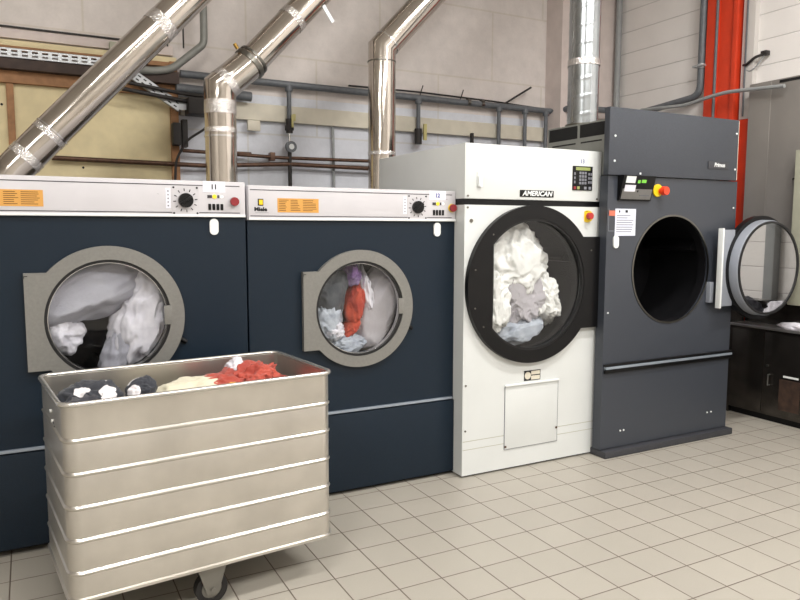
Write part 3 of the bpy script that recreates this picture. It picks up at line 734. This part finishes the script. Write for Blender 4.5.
B().cyl((.904, -.008, 1.534), (.904, -.02, 1.534), .014, 24).cyl((.904, -.018, 1.534), (.904, -.040, 1.534), .022, 32, r2=.020).build('stop_button', 'red', k)
small_print(k, .885, .925, 1.558, 1.566, -.008, 1, 'print_black', 'stop_lettering')
lt = B().box(.084, .112, -.018, 0, 1.690, 1.755, .008).build('panel_latch', 'white_plastic', Wd)
B().box(.080, .108, -.004, 0, 1.69, 1.775, .003).build('latch_plate', 'white', lt)
for px, pz in ((.045, 1.50), (.02, 1.575), (.02, 1.640), (.98, 1.64), (.02, .55), (.02, .28)):
    B().cyl((px, 0, pz), (px, -.004, pz), .006 if px != .045 else .011, 12).build('screw', 'collar', Wd)
drum(CX, CZ, .43, .07, .72, 'drum_dark', Wd)
B().annulus(CX, CZ, .385, .44, .021, .07, 64).build('drum_throat', 'rubber', Wd)
G = bpy.data.objects.new('door', None); COL.objects.link(G); G.parent = Wd; G.location = (CX, 0, CZ)
RO = .470
def rout_w(a):
    c = math.cos(a)
    if c > 0: return max(RO if RO*c < .516 else .528/c, min(.528/c, .284/max(1e-6, abs(math.sin(a)))))
    return RO
RI = .391
ch = math.acos(.302/RI)
def rin_w(a):
    c = math.cos(a)
    return min(RI, .302/abs(c)) if c < 0 else RI
c1 = math.atan2(.284, .528); e1 = math.asin(.284/RO)
ex = (c1, -c1, e1, -e1, PI-ch, -(PI-ch))
B().annulus(0, 0, rin_w, rout_w, -.035, -.001, 144, ex).build('door_frame', 'black', G)
B().annulus(0, 0, lambda a: rin_w(a)-.012, lambda a: rin_w(a)+.001, -.030, -.004, 144, ex).build('gasket', 'rubber', G)
B().disc(0, 0, lambda a: rin_w(a)-.004, -.010, -.005, 144, ex).build('glass', 'glass', G)
for px, pz in ((-.42, .10), (-.42, -.12), (-.30, .30), (-.36, -.23), (.44, .2)):
    B().cyl((px, -.035, pz), (px, -.038, pz), .005, 10).build('door_screw', 'collar', G)
cx, cz, yg = .512+CX, CZ, .755
LW = dict(clip=(cx, cz, .40))
inside('bed_sheet', 'c_white2', 'big white crumpled sheet high in the large black door window', 'laundry', (cx-.045, yg+.17, cz+.12), (.25, .16, .27), 71, amp=.16, freq=2.4, rot=-.22, ymin=yg+.016, sub=6, **LW)
inside('bed_sheet', 'c_white2', 'white sheet filling the lower left of the large black door window', 'laundry', (cx-.225, yg+.14, cz-.10), (.125, .13, .25), 73, amp=.18, freq=2.8, rot=.05, ymin=yg+.012, sub=6, **LW)
inside('pillowcase', 'c_palegrey', 'pale grey pillowcase in the middle of the large black door window', 'laundry', (cx+.02, yg+.15, cz-.08), (.16, .13, .21), 79, amp=.18, freq=2.4, rot=.2, ymin=yg+.03, sub=6, **LW)
inside('pillowcase', 'c_white2', 'white pillowcase swinging right in the large black door window', 'laundry', (cx+.185, yg+.17, cz-.10), (.125, .14, .165), 83, amp=.16, freq=2.2, rot=-.45, ymin=yg+.022, sub=6, **LW)
inside('pillowcase', 'c_bluegrey', 'blue grey cloth at the bottom of the large black door window', 'laundry', (cx-.02, yg+.14, cz-.29), (.19, .12, .085), 89, amp=.12, freq=2, rot=-.2, ymin=yg+.03, **LW)

# ------------------------------------------------------------------ anthracite dryer
Gd = root('tumble_dryer', 'tall anthracite tumble dryer with empty round opening and door swung open', 'dryer', (1.497, .665, 0))
GW, GH, GX, GZ, GR = 1.193, 2.192, .580, 1.190, .357
shell(.036, GW, 0, .62, .05, 1.781, GX, GZ, GR).box(0, .036, 0, .070, .05, 1.781).build('cabinet', 'grey', Gd)
B().box(.036, GW-.03, -.004, .62, 1.786, 2.132, .0).build('upper_case', 'grey', Gd)
up = B().box(-.016, GW-.032, -.016, .03, 1.785, GH, .004).build('upper_panel', 'grey', Gd)
B().box(.004, GW+.022, -.045, .60, 0, .045, .008).build('plinth', 'grey_dark', Gd)
B().box(GW-.032, GW-.027, -.014, .004, 1.79, GH-.004).build('edge_trim', 'cream', Gd)
for px, pz in ((.03, 2.02), (.03, 1.87), (GW-.055, 1.86), (GW-.055, 2.1), (.25, 1.80)):
    B().cyl((px, -.016, pz), (px, -.020, pz), .007, 12).build('screw', 'white_plastic', up)
for px, pz in ((.17, .155), (.20, .155), (GW-.20, .175), (GW-.16, .175), (GW-.03, 1.60), (.03, .93)):
    B().cyl((px, 0, pz), (px, -.004, pz), .006, 12).build('screw', 'white_plastic', Gd)
lg = B().box(.867, 1.065, -.022, -.016, 1.855, 1.905, .002).build('maker_badge', 'grey_dark', up)
text('Primus', 'maker_lettering', 'white_plastic', lg, (.975, -.0225, 1.882), .038, shear=.2, bold=.0008)
# handle strip
hs = B().box(.012, GW+.002, -.026, 0, .572, .588, .002).build('handle_strip', 'strip', Gd)
B().box(-.006+.012, GW+.006, -.022, 0, .589, .604, .002).box(.012, GW+.006, -.016, 0, .545, .565, .002).build('strip_backing_shade', 'black', hs)  # black bands; the lower one paints the shade beneath the handle strip
# vents on the rear case
X0 = .036
B().box(X0-.003, X0, .05, .62, 1.79, 2.132).build('side_rail', 'grey_back', Gd, smooth=False)
for y0, y1 in ((.075, .300), (.325, .605)):
    B().box(X0-.0045, X0-.003, y0, y1, 2.040, 2.122).build('vent_opening', 'void', Gd, smooth=False)
for y0, y1 in ((.10, .29), (.34, .57)):
    B().box(X0-.0045, X0-.003, y0, y1, 2.004, 2.013).build('vent_slot', 'void', Gd, smooth=False)
# drum
drum(GX, GZ, .40, .08, .56, 'drum_dark', Gd)
B().annulus(GX, GZ, .352, .41, .021, .08, 64).build('drum_throat', 'drum_dark', Gd)
B().annulus(GX, GZ, .347, .358, -.005, .0, 96).build('opening_rim', 'collar', Gd)
# console
cn = B().poly([(.078, -.014, 1.630), (.078, 0, 1.630), (.078, 0, 1.784), (.078, -.055, 1.784)], (.272, 0, 0)).build('console', 'black', Gd)
def on_console(u, v, off):   # u 0..1 left-right, v 0..1 bottom-top
    y = -.014+(-.055+.014)*v-off; return (.078+.272*u, y, 1.630+.154*v)
def cpatch(name, m, u0, u1, v0, v1, off=.0015, pr=cn):
    p = [on_console(u0, v0, off), on_console(u1, v0, off), on_console(u1, v1, off), on_console(u0, v1, off)]
    return B().poly(p, (0, .002, 0)).build(name, m, pr, smooth=False)
cpatch('lower_plate', 'steel', .04, .97, .06, .47)
cpatch('sticker', 'white_plastic', .09, .38, .70, .96)
cpatch('sticker', 'sticker', .09, .42, .36, .62, .003)
cpatch('display_digits', 'led_g', .46, .54, .70, .82); cpatch('display_digits', 'led_g', .58, .72, .72, .84)
cpatch('button_marks', 'print_black', .50, .53, .34, .42, .003); cpatch('button_marks', 'print_grey', .6, .9, .2, .23, .003)
e = B().cyl((.420, 0, 1.700), (.420, -.010, 1.700), .040, 32).build('emergency_stop', 'yellow', Gd)
B().cyl((.440, -.010, 1.697), (.440, -.035, 1.697), .018, 24).cyl((.440, -.032, 1.697), (.440, -.062, 1.697), .029, 32, r2=.026).build('stop_button', 'orange_red', e)
pp = B().box(.066, .240, -.002, 0, 1.412, 1.580).build('instruction_sheet', 'paper', Gd)
small_print(pp, .078, .228, 1.43, 1.545, -.002, 8, 'print_grey', 'sheet_lettering', seed=5)
B().box(.095, .105, -.003, -.002, 1.556, 1.570).box(.15, .17, -.003, -.002, 1.556, 1.572).build('sheet_heading', 'print_black', pp, smooth=False)
ol = B().box(.012, .066, -.0015, 0, 1.535, 1.568).build('orange_tag', mat('orange_tag_paint', S(200, 110, 88), .6), Gd)
B().box(.012, .015, -.0015, 0, 1.44, 1.58).box(.012, .066, -.0015, 0, 1.44, 1.444).build('tag_outline', 'print_grey', Gd, smooth=False)
oval(Gd, .075, 1.374, 0, .078, .042)
# hinges, open door
hb = B().box(GW-.27, GW-.235, -.035, 0, .955, 1.095, .004).build('hinge_block', 'hinge_plate', Gd)
DX, DY = 2.872-1.497, -.072
door = bpy.data.objects.new('door', None); COL.objects.link(door); door.parent = Gd; door.location = (DX, DY, GZ-.005)
B().box(-.420, -.28, -.006, .006, -.255, .265, .004).build('hinge_plate', 'hinge_plate', door)
B().box(-.430, -.415, -.028, .012, -.265, .275, .004).build('hinge_bar', 'white_plastic', door)
B().annulus(0, 0, .316, .362, -.010, .030, 96).build('door_frame', 'black', door)
rg = B()
bm = rg.bm
n_ = 96
pr_ = [(.334, .0), (.332, -.060), (.328, -.070), (.320, -.074), (.318, 0)]
rings = [[bm.verts.new((r*math.cos(2*PI*i/n_), y, r*math.sin(2*PI*i/n_))) for i in range(n_)] for r, y in pr_]
for A_, C_ in zip(rings, rings[1:]+rings[:1]):
    for i in range(n_): bm.faces.new((A_[i], A_[(i+1) % n_], C_[(i+1) % n_], C_[i]))
rg.build('door_bowl', 'hinge_plate', door)
B().annulus(0, 0, .309, .3245, -.080, -.066, 96).build('gasket', 'rubber', door)
B().disc(0, 0, .311, -.074, -.070, 96).build('glass', 'glass_clear', door)

# ------------------------------------------------------------------ right hand side: bench, tall unit, column, conduits
bn = root('work_bench', 'low dark steel cabinet bench with doors along the right wall', 'cabinet', (3.24, 1.06, 0))
B().box(0, .305, -2.2, 0, .05, .70).box(0, .14, 0, .24, 0, .70).build('carcass', 'dark_steel', bn)
B().box(.03, .305, -2.2, 0, 0, .05).build('plinth', 'black', bn)
B().box(-.02, .30, -2.2, .005, .70, .722, .003).build('worktop', 'worktop', bn)
B().box(.15, .305, -2.2, .0, .722, .895).box(.11, .138, 0, .24, .70, 1.03).build('splash_back', 'dark_steel', bn)
d_ = B().box(-.006, 0, -.280, -.012, .07, .680, .002).build('cabinet_door', 'dark_steel', bn)
d_ = B().box(-.006, 0, -.80, -.288, .07, .680, .002).build('cabinet_door', 'dark_steel', bn)
B().tube([(-.006, -.345, .285), (-.028, -.345, .285), (-.028, -.345, .365), (-.006, -.345, .365)], .005, 8).build('door_handle', 'steel', d_)
B().cyl((-.006, -.325, .43), (-.018, -.325, .43), .009, 12).build('door_lock', 'steel', d_)
B().box(-.009, -.006, -.585, -.425, .112, .345).build('grille_recess', 'rust', d_)
B().box(-.012, -.006, -.57, -.455, .362, .375).build('grille_label', 'white_plastic', d_)
tu = root('steel_cupboard', 'tall matt grey steel cupboard standing on the low bench', 'cupboard', (3.40, 1.13, .896))
B().box(0, .145, -.62, 0, 0, 1.685, .002).build('casing', 'tall_steel', tu)
B().box(-.004, 0, -.185, -.001, .005, 1.68, .001).build('side_strip', 'tall_steel', tu)
B().box(-.10, 0, -.62, -.475, .0, 1.13, .003).build('pale_door', 'pale', tu)
B().box(-.003, .0, -.60, -.25, 1.655, 1.675).build('top_shade_strip', 'void', tu)  # dark strip painted in for the shading along the casing's top, no real slot
B().tube([(-.004, -.40, .93), (-.03, -.42, .93), (-.03, -.48, .93)], .006, 8).build('catch', 'cable', tu)
wc = crumple('wrapped_towel', 'c_white', (3.31, .60, .735), (.05, .10, .028), 97, amp=.2, freq=2.2, zmin=.7225, sub=4)
tag(wc, 'white crumpled towel lying on the steel bench at the right edge', 'towel')

tag(B().box(3.47, 3.55, .06, .14, .90, ZC, .004).build('wall_post', 'pipe_light'), 'pale grey wall post that shows mirrored in the open round door', 'post')
for k, (px, py, sz, m_, l_) in enumerate(((3.36, .02, (.09, .13, .10), 'c_charcoal', 'dark laundry bundle on the bench, seen mirrored in the open door glass'), (3.35, .28, (.08, .11, .09), 'c_white', 'white laundry bundle on the bench, seen mirrored in the open door glass'), (3.37, -.25, (.09, .11, .12), 'c_bluegrey', 'blue grey laundry bundle on the bench, seen mirrored in the open door glass'))):
    tag(crumple('laundry_bundle', m_, (px, py, .722+sz[2]*.9), sz, 120+k, amp=.18, freq=2.2, zmin=.7225), l_, 'laundry')
# orange column
cl = root('steel_column', 'orange red painted steel column on the right wall', 'column', (3.45, 1.300, 0))
B().box(.012, .10, .02, .29, 0, ZC, .004).build('column_web', 'orange', cl)
B().box(-.012, .012, .0, .040, 0, ZC, .004).box(-.0, .012, .180, .30, 0, ZC, .002).build('column_flange', 'orange', cl)
B().tube([(-.004, .195, 0), (-.004, .195, ZC-.01)], .012).build('conduit', 'pipe', cl)
tag(B().box(3.50, 3.55, 1.185, 1.293, 2.34, ZC, .003).build('cable_trunking', 'white_trunk'), 'white vertical trunking beside the orange column', 'trunking')
tag(B().box(3.50, 3.55, 1.150, 1.293, 0, 2.338, .003).build('painted_upstand', 'orange'), 'orange red painted post between the white trunking and steel cupboard', 'post')
tag(B().tube([(3.49, 1.25, 2.36), (3.49, 1.25, ZC)], .007, 8).build('thin_conduit', 'pipe'), 'thin grey conduit running up the white trunking', 'conduit')
tag(B().tube([(3.46, 2.60, 2.52), (3.46, 2.15, 2.545), (3.46, 1.645, 2.585), (3.46, 1.645, ZC)], .030, bend=.10).build('bent_conduit', 'pipe'), 'grey pipe bending from vertical to the left beside the orange column', 'pipe')
tag(B().box(3.41, 3.55, 1.59, 1.70, 2.82, 2.835, .002).cyl((3.46, 1.645, 2.810), (3.46, 1.645, 2.845), .037, 20).build('pipe_clamp', 'tray'), 'metal clamp holding the bent grey pipe', 'clamp')
tag(B().tube([(3.36, 2.2, 2.535), (3.36, 1.70, 2.505), (3.36, 1.50, 2.535), (3.36, 1.30, 2.55), (3.34, .80, 2.51)], .015, bend=.08).build('slim_pipe', 'pipe_light'), 'slim pale pipe crossing in front of the orange column', 'pipe')
tag(B().tube([(3.50, 2.66, 0), (3.50, 2.66, ZC-.01)], .030).build('downpipe', 'pipe_light'), 'vertical light grey downpipe in the back right corner', 'pipe')
cb = root('cable_outlet', 'dark curved cable with connector on the panelled wall right of the column', 'cable', (3.54, 1.28, 2.77))
B().tube([(-.03, 0, 0), (-.06, -.05, -.01), (-.06, -.12, .035), (-.03, -.17, .05)], .011, bend=.04).build('cable_loop', 'cable', cb)
B().box(-.05, .0, -.21, -.16, .04, .075, .005).build('connector', 'cable', cb)
B().tube([(-.03, 0, -.02), (-.04, -.07, -.07), (-.04, -.14, -.02), (-.03, -.18, .04)], .006, 8, bend=.05).build('thin_wire', 'pipe_light', cb)

# ------------------------------------------------------------------ laundry trolley
TL, TW, TZ0, TZ1 = 1.034, .592, .160, .872
T = root('laundry_trolley', 'ribbed aluminium laundry trolley on castors in front of the left dryers', 'trolley', (-1.118, .293, 0), .099)
def rrect(z, off, rc=.055, n=10):
    pts = []; hx, hy = TL/2+off, TW/2+off; r = max(.004, rc+off)
    for cx_, cy_, a0 in ((hx-r, hy-r, 0), (-hx+r, hy-r, PI/2), (-hx+r, -hy+r, PI), (hx-r, -hy+r, 1.5*PI)):
        for i in range(n+1):
            a = a0+PI/2*i/n; pts.append(Vector((cx_+r*math.cos(a), cy_+r*math.sin(a), z)))
    return pts
def loft(prof, closed=False, cap0=False):
    b = B(); rg = [[b.bm.verts.new(p) for p in rrect(z, o)] for z, o in prof]
    prs = list(zip(rg, rg[1:]))+([(rg[-1], rg[0])] if closed else [])
    for A_, C_ in prs:
        for i in range(len(A_)): b.bm.faces.new((A_[i], A_[(i+1) % len(A_)], C_[(i+1) % len(A_)], C_[i]))
    if cap0: b.bm.faces.new(rg[0])
    return b
base = -.008
prof = [(TZ1-.012, base)]
ribs = (.735, .617, .498, .381, .264)
for rz in ribs:
    prof += [(rz+.013, base), (rz+.010, base-.003), (rz+.007, base-.001), (rz+.003, base+.0045), (rz-.001, base+.0045), (rz-.005, base+.002), (rz-.008, base-.001), (rz-.011, base)]
prof += [(TZ0+.018, base), (TZ0+.014, base+.007), (TZ0+.004, base+.007), (TZ0, base-.002)]
inner = [(TZ0+.02, base-.012), (TZ1-.014, base-.006)]
loft(prof+[(TZ0, base-.010)]+inner, closed=True).build('basket_wall', 'alu', T)
b = loft([(TZ0+.004, base-.004), (TZ0+.012, base-.010)], cap0=True); b.bm.faces.new([v for v in b.bm.verts][-len(rrect(0, 0)):]); b.build('basket_floor', 'alu', T)
# rim: rolled tube
rim = []
for k in range(12):
    a = 2*PI*k/12; rim.append((TZ1-.008+.009*math.sin(a), base+.003+.009*math.cos(a)))
loft(rim, closed=True).build('rim', 'alu_rib', T)
for px, pz in ((.30, .800), (.30, .56), (-.30, .80)): pass
for y_, z_ in ((-.02, .79), (-.05, .76)):
    B().cyl((-TL/2+.009, y_, z_), (-TL/2+.002, y_, z_), .006, 10).build('rivet', 'white_plastic', T)
for x_, z_ in ((.36, TZ1-.048), (-.365, TZ1-.05), (.455, .34)):
    B().cyl((x_, -TW/2+.013, z_), (x_, -TW/2+.010, z_), .003, 8).build('rivet', 'black', T)
def caster(x, y, ang):
    c = B().box(-.05, .05, -.04, .04, .148, .160, .002)
    for y0 in (-.030, .026): c.poly([(-.055, y0, .15), (.055, y0, .15), (.022, y0, .045), (-.022, y0, .045)], (0, .004, 0))
    c = c
    c = c.cyl((0, -.036, .0625), (0, .036, .0625), .009, 12).build('castor', 'zinc', T)
    c.location = (x, y, 0); c.rotation_euler = (0, 0, ang)
    B().annulus(0, .0625, .040, .0625, -.018, .018, 48).build('tyre', 'tyre', c)
    B().annulus(0, .0625, .012, .0405, -.014, .014, 48).build('wheel_hub', 'zinc', c)
caster(-.005, -.235, .0); caster(-.005, .235, .0); caster(-.38, .12, .3); caster(.28, .10, -.2)

# laundry in the trolley (world coordinates)
def tl(x, y, z):
    c, s_ = math.cos(.099), math.sin(.099); return (-1.116+c*x-s_*y, .275+s_*x+c*y, z)
def item(name, m, label, c, size, seed, **k):
    o = crumple(name, m, tl(*c), size, seed, zmin=.17, **k); tag(o, label, 'laundry', 'laundry piled in the trolley'); return o
item('bed_linen', 'c_grey', 'grey bedding filling the bottom of the aluminium trolley', (0, 0, .50), (.40, .21, .22), 100, amp=.06, freq=2)
item('dress', 'c_charcoal', 'charcoal cloth along the left end of the trolley', (-.40, -.06, .76), (.09, .14, .075), 101, amp=.16, freq=2.4)
item('dress', 'c_dots', 'dark cloth with big white dots at the left of the trolley', (-.36, .03, .785), (.105, .13, .085), 102, amp=.16, freq=2.2)
item('dress', 'c_dots', 'small bunched dark cloth with white dots left of the cream cloth', (-.18, .02, .81), (.052, .07, .058), 109, amp=.14, freq=2.2)
item('hand_towel', 'c_cream', 'cream cloth lying in the middle of the trolley', (.03, .02, .765), (.19, .16, .065), 104, amp=.14, freq=2)
item('work_shirt', 'c_coral', 'coral red cloth bunched at the right end of the trolley', (.30, .07, .775), (.13, .13, .088), 105, amp=.26, freq=2.2, sub=6)
item('table_cloth', 'c_coral', 'flat coral red cloth beside the cream cloth in the trolley', (.15, .05, .785), (.12, .12, .052), 106, amp=.22, freq=2.6)
item('napkin', 'c_yellow', 'small yellow cloth in front of the coral red cloth', (.145, -.10, .80), (.05, .045, .032), 107, amp=.12, freq=2)
item('napkin', 'c_white', 'small white cloth behind the coral red cloth', (.255, .15, .83), (.05, .05, .05), 108, amp=.2, freq=2)

# ------------------------------------------------------------------ lamps of the room (above the frame)
def lamp(x, y, power, ang=0, L_=1.5, colr=(1, .975, .94), z=ZC-.12):
    f = root('ceiling_lamp', 'white fluorescent ceiling lamp with two tubes, high above the laundry room', 'lamp', (x, y, z), ang, 'ceiling lamps')
    B().box(-L_/2, L_/2, -.12, .12, .02, .12, .01).build('housing', 'lamp_case', f)
    for dy in (-.055, .055): B().cyl((-L_/2+.04, dy, .0), (L_/2-.04, dy, .0), .016, 16).build('tube', 'tube', f)
    ld = bpy.data.lights.new('tube_light', 'AREA'); ld.shape = 'RECTANGLE'; ld.size = L_; ld.size_y = .22; ld.energy = power; ld.color = colr
    lo = bpy.data.objects.new('tube_light', ld); COL.objects.link(lo); lo.parent = f; lo.location = (0, 0, -.03)
lamp(1.6, -.9, 105)
lamp(-1.6, -1.0, 50)
lamp(.2, -3.6, 130)
lamp(-3.6, -3.4, 125)
lamp(2.4, -3.9, 60)

# ------------------------------------------------------------------ world, camera, view
wd = bpy.data.worlds.new('World'); sc.world = wd; wd.use_nodes = True
wd.node_tree.nodes['Background'].inputs[0].default_value = (.6, .62, .66, 1); wd.node_tree.nodes['Background'].inputs[1].default_value = .3
f_, yaw, pit, rol = 703.795, .484488, .10254, .0017895
fw = Vector((math.sin(yaw)*math.cos(pit), math.cos(yaw)*math.cos(pit), -math.sin(pit)))
r = Vector((math.cos(yaw), -math.sin(yaw), 0)); u_ = r.cross(fw)
rr = r*math.cos(rol)+u_*math.sin(rol); uu = -r*math.sin(rol)+u_*math.cos(rol)
mt = Matrix((rr, uu, -fw)).transposed().to_4x4(); mt.translation = (-1.66802, -2.60795, 1.46065)
cam = bpy.data.cameras.new('camera'); cam.sensor_width = 36; cam.lens = f_/800*36; cam.clip_start = .05
co = bpy.data.objects.new('camera', cam); COL.objects.link(co); co.matrix_world = mt; sc.camera = co
sc.view_settings.view_transform = 'Standard'; sc.view_settings.look = 'None'; sc.view_settings.gamma = 1
sc.view_settings.exposure = 0.12; sc.view_settings.use_curve_mapping = False
